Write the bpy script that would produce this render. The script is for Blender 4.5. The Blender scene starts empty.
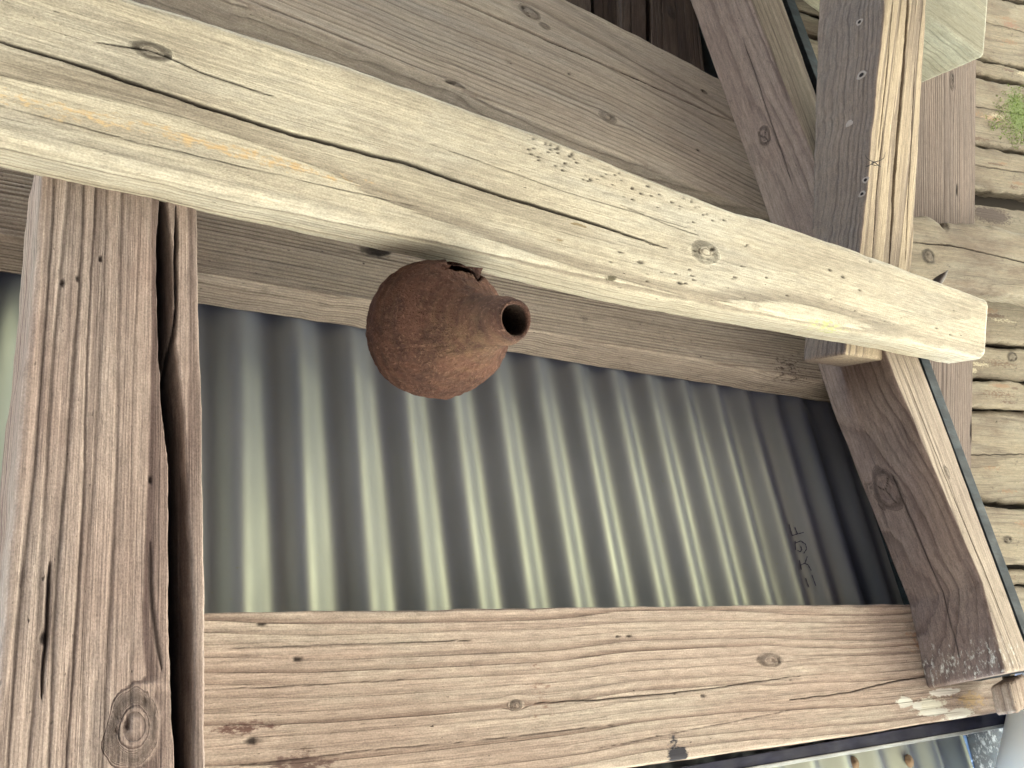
import bpy, math, random
import numpy as np
from mathutils import Matrix, Vector

random.seed(4)
SC = bpy.context.scene
COL = SC.collection

# ------------------------------------------------------------------ frame of the place
# Roof directions as seen from the camera (x right, y down, z forward); focal length in pixels.
FPX, CX, CY = 915.0, 512.0, 384.0
def nrm(v): v = np.array(v, float); return v/np.linalg.norm(v)
D2c = nrm((1438, 196, 915))              # horizontal, along the purlins
Nc = nrm((-654, 525, 915))               # roof normal, out through the sheeting
UPc = nrm((-600, 130, 915))              # true up
UPc = nrm(UPc - UPc.dot(D2c)*D2c)
Yc = np.cross(UPc, D2c)
R = np.array([D2c, Yc, UPc])             # camera coordinates -> world coordinates
CAM = np.array([0.0, 0.0, 1.62])
N = R @ Nc; UP = np.array([0, 0, 1.0]); D2 = np.array([1.0, 0, 0])
N = nrm(N - N.dot(D2)*D2)
D1 = nrm(np.cross(D2, N)); D1 = D1 if D1[2] > 0 else -D1     # up the slope

cam_d = bpy.data.cameras.new('camera'); cam = bpy.data.objects.new('camera', cam_d); COL.objects.link(cam)
right = R @ np.array([1, 0, 0]); upv = R @ np.array([0, -1, 0]); back = R @ np.array([0, 0, -1])
m = Matrix(((right[0], upv[0], back[0], CAM[0]), (right[1], upv[1], back[1], CAM[1]), (right[2], upv[2], back[2], CAM[2]), (0, 0, 0, 1)))
q = m.to_3x3().normalized().to_quaternion()
cam.location = CAM.tolist(); cam.rotation_mode = 'QUATERNION'; cam.rotation_quaternion = q
cam_d.sensor_width = 36; cam_d.lens = FPX/1024*36; cam_d.clip_start = 0.01; cam_d.clip_end = 500
SC.camera = cam

SUN_EL, SUN_AZ = math.radians(55), math.radians(10)    # azimuth from +X towards +Y
sd = bpy.data.lights.new('sun', 'SUN'); sd.energy = 5.0; sd.angle = math.radians(0.5); sd.color = (1, .93, .80)
sun = bpy.data.objects.new('sun', sd); COL.objects.link(sun)
to_sun = Vector((math.cos(SUN_EL)*math.cos(SUN_AZ), math.cos(SUN_EL)*math.sin(SUN_AZ), math.sin(SUN_EL)))
sun.rotation_euler = to_sun.to_track_quat('Z', 'Y').to_euler(); sun.location = (3, 3, 6)
W = bpy.data.worlds.new('World'); SC.world = W; W.use_nodes = True
wn = W.node_tree; bg = wn.nodes['Background']
sky = wn.nodes.new('ShaderNodeTexSky'); sky.sky_type = 'NISHITA'; sky.sun_disc = False
sky.sun_elevation = SUN_EL; sky.sun_rotation = math.pi/2 - SUN_AZ
wn.links.new(sky.outputs[0], bg.inputs[0]); bg.inputs[1].default_value = 0.15
SC.view_settings.view_transform = 'Standard'; SC.view_settings.look = 'None'
SC.view_settings.exposure = 3.55; SC.view_settings.gamma = 1; SC.view_settings.use_curve_mapping = False
SC.render.engine = 'CYCLES'; SC.cycles.use_denoising = True
SC.cycles.max_bounces = 8; SC.cycles.diffuse_bounces = 5; SC.cycles.caustics_reflective = False

# ------------------------------------------------------------------ projecting
def ray(px, py): return R @ np.array([px-CX, py-CY, FPX])
def plane(kind, d):
    return (N, d) if kind == 'N' else (UP, d)
def hit(px, py, pl):
    n, d = pl; r = ray(px, py)
    return CAM + r*(d/n.dot(r))
def proj(p):
    c = R.T @ (np.array(p)-CAM); return (CX+FPX*c[0]/c[2], CY+FPX*c[1]/c[2])

# ------------------------------------------------------------------ noise (numpy)
def _h(i, j, s):
    v = np.sin(i*127.1+j*311.7+s*74.7)*43758.5453
    return v-np.floor(v)
def n2(x, y, s=0.0):
    xi = np.floor(x); yi = np.floor(y); fx = x-xi; fy = y-yi
    fx = fx*fx*(3-2*fx); fy = fy*fy*(3-2*fy)
    a = _h(xi, yi, s); b = _h(xi+1, yi, s); c = _h(xi, yi+1, s); d = _h(xi+1, yi+1, s)
    return (a*(1-fx)+b*fx)*(1-fy)+(c*(1-fx)+d*fx)*fy - .5
def fbm(x, y, s=0.0, o=4):
    t = 0; a = 1.0
    for k in range(o):
        t = t + a*n2(x*2**k, y*2**k, s+k*3.1); a *= .5
    return t

# ------------------------------------------------------------------ node helper
class G:
    def __init__(s, name):
        s.m = bpy.data.materials.new(name); s.m.use_nodes = True
        s.t = s.m.node_tree; s.b = s.t.nodes['Principled BSDF']
    def n(s, typ, **kw):
        x = s.t.nodes.new(typ)
        for k, v in kw.items(): setattr(x, k, v)
        return x
    def put(s, sock, v):
        if hasattr(v, 'is_output'): s.t.links.new(v, sock)
        elif isinstance(v, (tuple, list)) and len(v) == 3 and sock.type == 'RGBA': sock.default_value = (*v, 1)
        else: sock.default_value = v
    def math(s, op, a, b=0.0, c=0.0, clamp=False):
        x = s.n('ShaderNodeMath', operation=op, use_clamp=clamp)
        s.put(x.inputs[0], a); s.put(x.inputs[1], b)
        if op in ('MULTIPLY_ADD', 'WRAP', 'SMOOTH_MIN'): s.put(x.inputs[2], c)
        return x.outputs[0]
    def rng(s, v, a, b, c=0.0, d=1.0, smooth=True):
        x = s.n('ShaderNodeMapRange', interpolation_type='SMOOTHSTEP' if smooth else 'LINEAR')
        for i, k in enumerate((v, a, b, c, d)): s.put(x.inputs[i], k)
        return x.outputs[0]
    def mix(s, f, a, b, blend='MIX'):
        x = s.n('ShaderNodeMix', data_type='RGBA', blend_type=blend)
        s.put(x.inputs[0], f); s.put(x.inputs[6], a); s.put(x.inputs[7], b)
        return x.outputs[2]
    def coord(s, scale, off=(0, 0, 0)):
        if not hasattr(s, 'tc'): s.tc = s.n('ShaderNodeTexCoord')
        mp = s.n('ShaderNodeMapping'); s.t.links.new(s.tc.outputs['Object'], mp.inputs[0])
        mp.inputs['Scale'].default_value = scale; mp.inputs['Location'].default_value = off
        return mp.outputs[0]
    def noise(s, scale, detail=3, rough=.55, off=(0, 0, 0), dist=0.0):
        x = s.n('ShaderNodeTexNoise'); x.inputs['Scale'].default_value = 1
        x.inputs['Detail'].default_value = detail; x.inputs['Roughness'].default_value = rough
        x.inputs['Distortion'].default_value = dist
        s.t.links.new(s.coord(scale, off), x.inputs['Vector'])
        return x.outputs[0]
    def attr(s, name):
        return s.n('ShaderNodeAttribute', attribute_name=name)
    def bump(s, h, dist, prev=None, strength=1.0):
        x = s.n('ShaderNodeBump'); x.inputs['Strength'].default_value = strength
        x.inputs['Distance'].default_value = dist; s.put(x.inputs['Height'], h)
        if prev is not None: s.t.links.new(prev, x.inputs['Normal'])
        return x.outputs[0]

def wood(name, light, dark, late, off=0.0, late_amt=.6, speck=.5, streak=.5, fiber=.25, bump=1.0, blotch=.6, grey=(.2, .19, .18), grey_amt=.3, late_lo=.5, dirt=.4, front=None, front_amt=.75, mott=.17, dist=.9):
    g = G(name); o = (off, off*.7, off*1.3)
    ring = g.attr('ring').outputs['Fac']; crk = g.attr('crk').outputs['Fac']; knt = g.attr('knt').outputs['Fac']
    st = g.attr('stain')
    d1 = g.noise((2.6, 90, 90), 4, .6, o)
    t = g.math('MULTIPLY_ADD', g.math('SUBTRACT', d1, .5), dist, ring)
    fr = g.math('FRACT', t); fl = g.math('FLOOR', t)
    wn_ = g.n('ShaderNodeTexWhiteNoise', noise_dimensions='1D'); g.put(wn_.inputs['W'], fl); rv = wn_.outputs['Value']
    up_ = g.rng(fr, late_lo, .86); dn = g.rng(fr, .9, 1.0, 1, 0)
    lt = g.math('MULTIPLY', up_, dn)
    lt = g.math('MULTIPLY', lt, g.rng(rv, 0, 1, .25, 1.0, False))
    lenmod = g.noise((5, 45, 45), 3, .5, (off+3, 1, 2))
    lt = g.math('MULTIPLY', lt, g.rng(lenmod, .3, .62, .55, 1.0))
    fib = g.noise((6, 520, 520), 3, .65, o)
    fib2 = g.noise((22, 1400, 1400), 2, .6, (off, 5, 5))
    bl = g.noise((4.5, 13, 13), 5, .6, (off, 2, 9))
    gy = g.noise((6, 30, 30), 5, .65, (off, 8, 1))
    sk = g.noise((3.5, 150, 150), 5, .7, (off, 4, 4))
    sp = g.noise((150, 420, 420), 2, .5, (off, 6, 7))
    spm = g.noise((10, 16, 16), 3, .6, (off, 3, 3))
    fine = g.noise((700, 900, 900), 2, .6, (off, 1, 1))
    c = g.mix(g.math('MULTIPLY', g.rng(bl, .36, .66), blotch), light, dark)
    c = g.mix(g.math('MULTIPLY', g.rng(gy, .42, .68), grey_amt), c, grey)
    c = g.mix(g.math('MULTIPLY', lt, late_amt), c, late)
    # whole rings tinted a little differently
    c = g.mix(g.rng(rv, 0, 1, 0, .22, False), c, dark)
    if front:  # front face tinted apart from the sides, putting the fall of light into colour
        fa = g.math('MULTIPLY', g.attr('frt').outputs['Fac'], g.math('MULTIPLY', g.rng(gy, .25, .55, .6, 1.0), front_amt))
        c = g.mix(g.math('MULTIPLY', fa, g.rng(lt, 0, 1, 1, .35, False)), c, front)
    skm = g.math('MULTIPLY', g.rng(sk, .56, .76), streak)
    c = g.mix(skm, c, late)
    fm = g.rng(g.math('ADD', g.math('MULTIPLY', fib, .6), g.math('MULTIPLY', fib2, .4)), .32, .68, 1-fiber, 1+fiber*.7, False)
    hv = g.n('ShaderNodeVectorMath', operation='SCALE'); g.put(hv.inputs[0], c); g.put(hv.inputs['Scale'], fm); c = hv.outputs[0]
    fz = g.n('ShaderNodeVectorMath', operation='SCALE'); g.put(fz.inputs[0], c); g.put(fz.inputs['Scale'], g.math('MULTIPLY', g.rng(fine, .3, .7, .82, 1.18, False), g.rng(g.noise((70, 330, 330), 4, .65, (off, 7, 2)), .3, .7, 1-mott, 1+mott, False))); c = fz.outputs[0]
    spk = g.math('MULTIPLY', g.rng(sp, .70, .78), g.rng(spm, .46, .62, .15, speck*1.6))
    c = g.mix(g.math('MINIMUM', spk, 1.0), c, (late[0]*.35, late[1]*.35, late[2]*.4))
    dt = g.math('MULTIPLY', g.rng(g.noise((30, 60, 60), 6, .75, (off, 9, 5)), .58, .74), dirt)
    c = g.mix(dt, c, (late[0]*.5, late[1]*.5, late[2]*.5))
    # stains with a shape of their own, ragged edged
    sa = g.math('ADD', st.outputs['Alpha'], g.math('MULTIPLY', g.math('SUBTRACT', g.noise((120, 260, 260), 5, .7, (1, off, 2)), .5), 1.9))
    sa = g.math('MULTIPLY', g.rng(sa, .40, .75), g.rng(st.outputs['Alpha'], .05, .2))
    c = g.mix(sa, c, st.outputs['Color'])
    c = g.mix(g.math('MULTIPLY', knt, .75), c, (late[0]*.55, late[1]*.5, late[2]*.5))
    c = g.mix(crk, c, (.012, .008, .008))
    g.put(g.b.inputs['Base Color'], c)
    g.b.inputs['Roughness'].default_value = .82
    g.b.inputs['Specular IOR Level'].default_value = .25
    nb = g.bump(g.math('MULTIPLY', lt, -1.0), .0009*bump)
    nb = g.bump(g.math('SUBTRACT', fib, g.math('MULTIPLY', skm, .8)), .0008*bump, nb)
    nb = g.bump(g.math('SUBTRACT', fine, g.math('MULTIPLY', spk, 1.5)), .00022*bump, nb)
    g.put(g.b.inputs['Normal'], nb)
    return g.m

def tag(o, label=None, cat=None, group=None, kind=None):
    if label: o['label'] = label
    if cat: o['category'] = cat
    if group: o['group'] = group
    if kind: o['kind'] = kind
    return o

def link(name, verts, faces, mat, parent=None, smooth=True):
    me = bpy.data.meshes.new(name); me.from_pydata([tuple(v) for v in verts], [], faces); me.update()
    if smooth: me.polygons.foreach_set('use_smooth', [True]*len(me.polygons))
    o = bpy.data.objects.new(name, me); COL.objects.link(o)
    if mat: me.materials.append(mat)
    if parent: o.parent = parent
    return o

def grid_mesh(name, V, closed, caps, mat, parent=None):
    """V[ns, nl, 3]; a tube of ns rings of nl points (or an open sheet)."""
    ns, nl = V.shape[:2]
    idx = np.arange(ns*nl).reshape(ns, nl)
    a = idx[:-1]; b = idx[1:]
    if closed: a2 = np.roll(a, -1, 1); b2 = np.roll(b, -1, 1)
    else: a2 = a[:, 1:]; b2 = b[:, 1:]; a = a[:, :-1]; b = b[:, :-1]
    F = np.stack([a, b, b2, a2], -1).reshape(-1, 4)
    nf = len(F); loops = F.reshape(-1); starts = np.arange(nf)*4; verts = V.reshape(-1, 3)
    if caps:
        loops = np.concatenate([loops, idx[0], idx[-1][::-1]])
        starts = np.concatenate([starts, [nf*4, nf*4+nl]])
    me = bpy.data.meshes.new(name)
    me.vertices.add(len(verts)); me.vertices.foreach_set('co', verts.astype(np.float32).ravel())
    me.loops.add(len(loops)); me.loops.foreach_set('vertex_index', loops.astype(np.int32))
    me.polygons.add(len(starts)); me.polygons.foreach_set('loop_start', starts.astype(np.int32))
    me.polygons.foreach_set('use_smooth', [True]*(nf)+[False]*(len(starts)-nf))
    me.update(calc_edges=True); me.validate()
    me.materials.append(mat)
    o = bpy.data.objects.new(name, me); COL.objects.link(o)
    if parent: o.parent = parent
    return o

def timber(name, mat, pl, low, high, thick, label=None, cat='timber', group=None, parent=None,
           deep_low=False, deep_high=False, pith=(0.02, -.35), rings=260, drift=.012, cracks=(), knots=(), stains=(),
           res=.0011, lres=.003, rad=.004, wob=.0009, chips=.0, seed=0.0, thick_end=None, dents=(), wob_f=1.0, warp=.0006, sidecracks=(), sideknots=()):
    n, d = pl
    def P(p, deep):
        if deep: return hit(p[0], p[1], (n, d+thick)) - n*thick
        return hit(p[0], p[1], pl)
    L = [P(p, deep_low) for p in low]; H = [P(p, deep_high) for p in high]
    C = (L[0]+L[-1]+H[0]+H[-1])/4
    ez = -n; ex = nrm((L[-1]+H[-1])-(L[0]+H[0])); ey = np.cross(ez, ex)
    loc = lambda p: np.array([(p-C)@ex, (p-C)@ey])
    if (H[0]-L[0])@ey < 0: L, H = H, L
    L = np.array([loc(p) for p in L]); H = np.array([loc(p) for p in H])
    toloc = lambda px, py: loc(hit(px, py, pl))
    length = max(L[-1, 0]-L[0, 0], H[-1, 0]-H[0, 0]); wid = np.mean([H[0, 1]-L[0, 1], H[-1, 1]-L[-1, 1]])
    ns = int(min(700, max(20, length/lres))); nf = int(min(260, max(10, wid/res)))
    s = np.linspace(0, 1, ns)
    r = rad
    # loop: tc (fraction of width), rc (radius units), zc depth units r, dc fraction of depth
    tc, rc, zr, dc = [], [], [], []
    def add(t, rr, z, dd): tc.append(t); rc.append(rr); zr.append(z); dc.append(dd)
    for t in np.linspace(0, 1, nf): add(t, 1-2*t, 0, 0)
    for a in (22, 45, 68): add(1, -1+math.sin(math.radians(a)), 1-math.cos(math.radians(a)), 0)
    nsd = max(4, int(thick/res/1.6)); nsd = min(nsd, 60)
    for t in np.linspace(0, 1, nsd): add(1, 0, 1-t, t)
    for t in (.75, .5, .25): add(t, 0, 0, 1)
    for t in np.linspace(1, 0, nsd): add(0, 0, 1-t, t)
    for a in (68, 45, 22): add(0, 1-math.sin(math.radians(a)), 1-math.cos(math.radians(a)), 0)
    tc, rc, zr, dc = map(np.array, (tc, rc, zr, dc)); nl = len(tc)
    xl = L[0, 0]+(L[-1, 0]-L[0, 0])*s; xh = H[0, 0]+(H[-1, 0]-H[0, 0])*s
    yl = np.interp(xl, L[:, 0], L[:, 1]); yh = np.interp(xh, H[:, 0], H[:, 1])
    el = wob*(fbm(xl*38*wob_f, xl*0, seed+1, 5)*1.6+ fbm(xl*6*wob_f, xl*0, seed+5, 2)*1.5)
    eh = wob*(fbm(xh*38*wob_f, xh*0, seed+2, 5)*1.6+ fbm(xh*6*wob_f, xh*0, seed+6, 2)*1.5)
    if chips:
        cl = np.clip(fbm(xl*25, xl*0, seed+21, 3)-.38, 0, 1)*chips; chh = np.clip(fbm(xh*25, xh*0, seed+22, 3)-.38, 0, 1)*chips
        el = el+cl; eh = eh-chh
    yl = yl+el; yh = yh+eh
    x = xl[:, None]*(1-tc)+xh[:, None]*tc
    y = yl[:, None]+(yh-yl)[:, None]*tc+r*rc
    T = thick if thick_end is None else thick+(thick_end-thick)*s[:, None]
    z = -(r*zr+(T-0*r)*dc)*np.ones_like(x)
    front = (np.arange(nl) < nf)
    inset = np.zeros(ns); inset[0] = inset[-1] = 1.0
    # ring coordinate
    xx = x; drx = drift*fbm(xx*3.3, y*0, seed+9, 3)
    yy = y+drx; zz = z+drift*.8*fbm(xx*2.7, y*0, seed+11, 2)
    dzs = np.zeros_like(x); crk = np.zeros_like(x); knt = np.zeros_like(x)
    kr = np.zeros_like(x); km = np.zeros_like(x)
    for k in knots:
        kx, ky = toloc(k[0], k[1]); rk = k[2]; asp = k[3] if len(k) > 3 else 1.5; dk = k[4] if len(k) > 4 else .6
        dx = (x-kx)/asp; dy = y-ky
        fall = np.exp(-(dx/(rk*1.9))**2)*np.exp(-np.abs(dy)/(rk*3.0))
        yy = yy-np.sign(dy)*(1-np.exp(-np.abs(dy)/(rk*.35)))*rk*.95*fall
        q_ = np.sqrt(dx**2+dy**2)/rk*(1+.32*fbm(x*75, y*75, seed+k[0], 3))
        mask = (1/(1+np.exp((q_-.95)*14)))*front
        kr = np.where(mask > .05, q_, kr); km = np.maximum(km, mask)
        knt = np.maximum(knt, (np.exp(-((q_-.93)/.2)**2)*(.45+.9*fbm(x*150, y*150, seed+14, 2))+mask*(.42+.5*fbm(x*300, y*300, seed+4, 3)))*dk)
        core = np.clip(fbm(x*210, y*210, seed+k[1], 3)-.22, 0, 1)*mask*3
        crk = np.maximum(crk, np.clip(core*1.3, 0, 1)*dk)
        dzs = dzs - mask*.0006*(1-q_*.5) + core*.0025
    for k in sideknots:
        kx = toloc(k[0], k[1])[0]; kz = -k[2]*thick; rk = k[3]; asp = k[4]; dk = k[5]
        dx = (x-kx)/asp; dz_ = z-kz; sdm = (~front)
        fall = np.exp(-(dx/(rk*2.2))**2)*np.exp(-np.abs(dz_)/(rk*3.0))*sdm
        zz = zz-np.sign(dz_)*(1-np.exp(-np.abs(dz_)/(rk*.35)))*rk*1.0*fall
        q_ = np.sqrt(dx**2+dz_**2)/rk*(1+.5*fbm(x*90, z*90, seed+k[0], 3))
        mask = (1/(1+np.exp((q_-.95)*12)))*sdm
        kr = np.where(mask > .05, q_, kr); km = np.maximum(km, mask)
        knt = np.maximum(knt, (np.exp(-((q_-.93)/.2)**2)*.6+mask*(.25+.5*fbm(x*260, z*260, seed+4, 3)))*dk)
        for an in (.5, 2.3, 4.1):
            g_ = np.clip(1-np.abs(dx*math.sin(an)-dz_*math.cos(an)+.001*fbm(x*200, z*200, an, 2))/.0011, 0, 1)*((dx*math.cos(an)+dz_*math.sin(an)) > 0)*(q_ < .8)*sdm
            crk = np.maximum(crk, g_)
    rr = np.sqrt((yy-pith[0])**2+(zz-pith[1])**2)*rings
    rr = rr*(1-km)+(kr*1.9)*km
    for c in cracks:
        pts = np.array([toloc(*p) for p in c[0]]); o_ = np.argsort(pts[:, 0]); pts = pts[o_]
        w0, dep = c[1], c[2]
        yc = np.interp(x, pts[:, 0], pts[:, 1])+.0006*fbm(x*55, x*0, seed+len(c[0]), 4)*(c[3] if len(c) > 3 else 1)
        te = np.clip(np.minimum(x-pts[0, 0], pts[-1, 0]-x)/(.18*(pts[-1, 0]-pts[0, 0])+1e-5), 0, 1)
        w_ = w0*np.sqrt(te)*(1+.3*fbm(x*30, x*0, seed+7, 4))
        g_ = np.clip(1.25-np.abs(y-yc)/np.maximum(w_, 1e-5)*1.0, 0, 1)*(te > 0)*front
        crk = np.maximum(crk, g_*min(1, dep/.0012)); dzs = dzs+g_*dep
    for c in sidecracks: # fraction of depth positions on the side walls
        f0, f1, xs, xe, w0 = c
        px_ = toloc(*xs)[0]; qx_ = toloc(*xe)[0]
        zc = -(f0+(f1-f0)*np.clip((x-px_)/(qx_-px_), 0, 1))*thick+.001*fbm(x*30, x*0, seed+3, 4)
        te = np.clip(np.minimum(x-min(px_, qx_), max(px_, qx_)-x)/.03, 0, 1)
        g_ = np.clip(1.2-np.abs(z-zc)/(w0*np.sqrt(te)+1e-6), 0, 1)*(te > 0)*(~front)*(dc > 0)*(dc < 1)
        crk = np.maximum(crk, g_)
    for dn in dents:
        dx_, dy_ = toloc(dn[0], dn[1]); q_ = np.sqrt(((x-dx_)/dn[3])**2+(y-dy_)**2)/dn[2]
        q_ = q_*(1+.5*fbm(x*260, y*260, seed, 2))
        g_ = np.clip(1.3-q_, 0, 1)*front; crk = np.maximum(crk, np.clip(g_*1.5, 0, 1)*(dn[4] if len(dn) > 4 else .9)); dzs = dzs+g_*.0015
    # broad unevenness of a weathered board
    und = warp*(fbm(x*9, y*22, seed+30, 4))+warp*.5*fbm(x*12, y*140, seed+31, 3)
    z = z-dzs*front-und*front
    sidef = (dc > 0.02) & (dc < .98)
    sgn = np.where(np.arange(nl) < nf+3+nsd+1, 1, -1)
    y = y+(warp*.4*fbm(x*10, z*160, seed+33, 4))*sidef*sgn
    # small bevel at the ends
    yc0 = (yl+yh)[:, None]/2; 
    for e, dirn in ((0, 1), (-1, -1)):
        y[e] = yc0[e]+(y[e]-yc0[e])*(1-2*.0013/wid); z[e] = z[e]*(1-.0026/thick)-.0013
        x[e] = x[e]-dirn*0.0008
    x = x+.0009*fbm(y*160, z*160, seed+50, 3)*np.where((s < .004) | (s > .996), 1, 0)[:, None]
    V = np.stack([x, y, z], -1)
    o = grid_mesh(name, V, True, True, mat, parent)
    M = Matrix(((ex[0], ey[0], ez[0], C[0]), (ex[1], ey[1], ez[1], C[1]), (ex[2], ey[2], ez[2], C[2]), (0, 0, 0, 1)))
    o.matrix_world = M
    me = o.data
    for nm, arr in (('frt', (front | (dc > 9))*1.0), ('ring', rr+seed*7), ('crk', np.clip(crk, 0, 1)), ('knt', np.clip(knt, 0, 1))):
        at = me.attributes.new(nm, 'FLOAT', 'POINT'); at.data.foreach_set('value', np.ascontiguousarray(arr*np.ones_like(x), dtype=np.float32).ravel())
    sa = np.zeros(x.shape+(4,), np.float32)
    for stn in stains:
        sx, sy = toloc(stn[0], stn[1]); rx, ry, colr, al = stn[2:6]
        q_ = np.sqrt(((x-sx)/rx)**2+((y-sy)/ry)**2)
        a_ = np.clip(1.25-q_, 0, 1)*al*(dc < .35 if len(stn) < 7 else 1)
        up_ = a_ > sa[..., 3]
        sa[..., 3] = np.where(up_, a_, sa[..., 3])
        for k in range(3): sa[..., k] = np.where(up_, colr[k], sa[..., k])
    at = me.attributes.new('stain', 'FLOAT_COLOR', 'POINT'); at.data.foreach_set('color', sa.ravel())
    if parent is None and label: tag(o, label, cat, group)
    return o

# ------------------------------------------------------------------ levels (metres, along the roof normal or straight up from the lens)
SHX = -.75
WR = .478; RT = .079; WP = WR+RT; PT = .040; WS = WP+PT+.006
HB = .530; BT = .040

# ------------------------------------------------------------------ ground
g = G('pale_gravel_ground')
c = g.mix(g.noise((2, 2, 2), 5, .6), (.46, .45, .33), (.58, .565, .43)); c = g.mix(g.noise((60, 60, 60), 3), c, (.36, .34, .30))
g.put(g.b.inputs['Base Color'], c); g.b.inputs['Roughness'].default_value = .95
g.put(g.b.inputs['Normal'], g.bump(g.noise((80, 80, 80), 3), .01))
S = 150
tag(link('ground', [(-S, -S, 0), (S, -S, 0), (S, S, 0), (-S, S, 0)], [(0, 1, 2, 3)], g.m), kind='structure')

# dark walls added out of the picture, left and up the slope, to block light
g = G('unseen_dark_panel'); g.put(g.b.inputs['Base Color'], g.mix(g.noise((3, 3, 30)), (.05, .04, .035), (.09, .075, .06))); g.b.inputs['Roughness'].default_value = .9
def box(name, x0, x1, y0, y1, z0, z1, mat):
    vv = [(x, y, z) for z in (z0, z1) for x, y in ((x0, y0), (x1, y0), (x1, y1), (x0, y1))]
    return link(name, vv, [(3, 2, 1, 0), (4, 5, 6, 7), (0, 1, 5, 4), (1, 2, 6, 5), (2, 3, 7, 6), (3, 0, 4, 7)], mat, None, False)
tag(box('shade_wall_side', SHX-.1, SHX, -2.6, 4.5, 0, 1.95, g.m), kind='structure')
tag(box('shade_wall_back', SHX, 2.2, -2.7, -2.6, 0, 2.9, g.m), kind='structure')

tag(box('added_shade_ceiling', .82, 2.6, -2.6, 1.1, 2.53, 2.57, g.m), kind='structure')  # unseen ceiling, added to keep sun off the ground at the right
g = G('added_dark_floor'); g.put(g.b.inputs['Base Color'], g.mix(g.noise((5, 5, 5), 5), (.05, .042, .04), (.085, .07, .065))); g.b.inputs['Roughness'].default_value = .95
tag(box('floor', SHX, 2.3, -2.6, 2.0, -.05, .03, g.m), kind='structure')  # unseen dark floor, added to cut light bouncing up from nearby ground

# ------------------------------------------------------------------ corrugated sheeting
PITCH = .0757*WS; PH0 = .3140*WS; AMP = .0048
def sheet_w(u, phase=.0): return WS-AMP*np.cos(2*np.pi*((u-PH0)/PITCH+phase))
g = G('galvanised_sheet')
spn = g.noise((30, 12, 30), 3, .5)
c = g.mix(g.rng(spn, .35, .65), (.066, .078, .20), (.092, .105, .235))
c = g.mix(g.math('MULTIPLY', g.rng(g.noise((300, 300, 300), 2, .5, (4, 4, 4)), .72, .76), .7), c, (.10, .09, .07))
g.put(g.b.inputs['Base Color'], c)
gl = g.n('ShaderNodeBsdfAnisotropic'); g.put(gl.inputs['Color'], (.33, .35, .24)); g.put(gl.inputs['Roughness'], g.rng(g.noise((25, 8, 25), 4, .6, (3, 3, 3)), .3, .7, .50, .64, False))
dfz = g.n('ShaderNodeBsdfDiffuse'); g.put(dfz.inputs['Color'], c)
mxs = g.n('ShaderNodeMixShader'); mxs.inputs[0].default_value = .58; g.t.links.new(dfz.outputs[0], mxs.inputs[1]); g.t.links.new(gl.outputs[0], mxs.inputs[2])
g.t.links.new(mxs.outputs[0], g.t.nodes['Material Output'].inputs['Surface'])
g.put(g.b.inputs['Roughness'], g.rng(g.noise((14, 5, 14), 3, .5), .3, .7, .44, .52, False))

M_sheet = g.m
# coordinates of the sheet object: x along purlins, y up the slope, z = out
def roofpt(u, v, w): return CAM+D2*u+D1*v+N*w
def uvw(p): q_ = np.array(p)-CAM; return q_@D2, q_@D1, q_@N
u_r = uvw(hit(965, 730, (N, WS)))[0]
v_lo = uvw(hit(800, 800, (N, WS)))[1]
us = np.linspace(-3, u_r, int((u_r+3)/PITCH*22)); vs = np.linspace(v_lo-.04, 2.4, 14)
UU, VV = np.meshgrid(us, vs, indexing='ij')
V = np.stack([UU, VV, sheet_w(UU)], -1)
roof = grid_mesh('corrugated_sheet', V, False, False, M_sheet)
o = roof; o.matrix_world = Matrix(((D2[0], D1[0], N[0], CAM[0]), (D2[1], D1[1], N[1], CAM[1]), (D2[2], D1[2], N[2], CAM[2]), (0, 0, 0, 1)))
sm = o.modifiers.new('thickness', 'SOLIDIFY'); sm.thickness = .0012; sm.offset = 1
tag(o, 'grey corrugated metal roof sheet with pencil marks, behind the clay nest', 'roof sheet')

# handwriting on the sheet
pen = G('pen_ink'); pen.b.inputs['Base Color'].default_value = (.03, .03, .06, 1); pen.b.inputs['Roughness'].default_value = .7
def sheet_local(px, py, lift=.0009):
    r = ray(px, py); rl = np.array([r@D2, r@D1, r@N]); w = WS
    t = (WS-AMP)/rl[2]
    for k in range(400):
        p = rl*t
        if p[2] >= sheet_w(p[0])-lift: break
        t += .0003/rl[2]*.5
    return rl*t
strokes = [[(203, 170), (212, 205), (225, 248)], [(225, 248), (265, 236), (305, 226)], [(243, 190), (262, 238)],
           [(245, 285), (248, 350)], [(248, 300), (285, 285), (318, 308), (326, 342), (306, 372)], [(262, 352), (282, 362), (292, 345), (284, 322)],
           [(275, 420), (290, 487)], [(280, 456), (315, 440), (330, 394)], [(308, 440), (335, 452), (358, 492)],
           [(318, 545), (342, 610)], [(362, 522), (390, 600)]]
hv, hf = [], []
for stq in strokes:
    P2 = [(760+a/6.98, 500+b/6.98) for a, b in stq]
    Q = []
    for i in range(len(P2)-1):
        for k in range(6): Q.append((P2[i][0]+(P2[i+1][0]-P2[i][0])*k/6, P2[i][1]+(P2[i+1][1]-P2[i][1])*k/6))
    Q.append(P2[-1]); b0 = len(hv)
    for i, pt in enumerate(Q):
        a_ = Q[max(0, i-1)]; b_ = Q[min(len(Q)-1, i+1)]; dx, dy = b_[0]-a_[0], b_[1]-a_[1]; l_ = math.hypot(dx, dy)
        w_ = .42*(1+.3*math.sin(i*1.7)); nx, ny = -dy/l_*w_, dx/l_*w_
        hv += [sheet_local(pt[0]+nx, pt[1]+ny), sheet_local(pt[0]-nx, pt[1]-ny)]
        if i: k = b0+2*i; hf.append((k-2, k-1, k+1, k))
o = link('handwriting', hv, hf, pen.m, roof)
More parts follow.
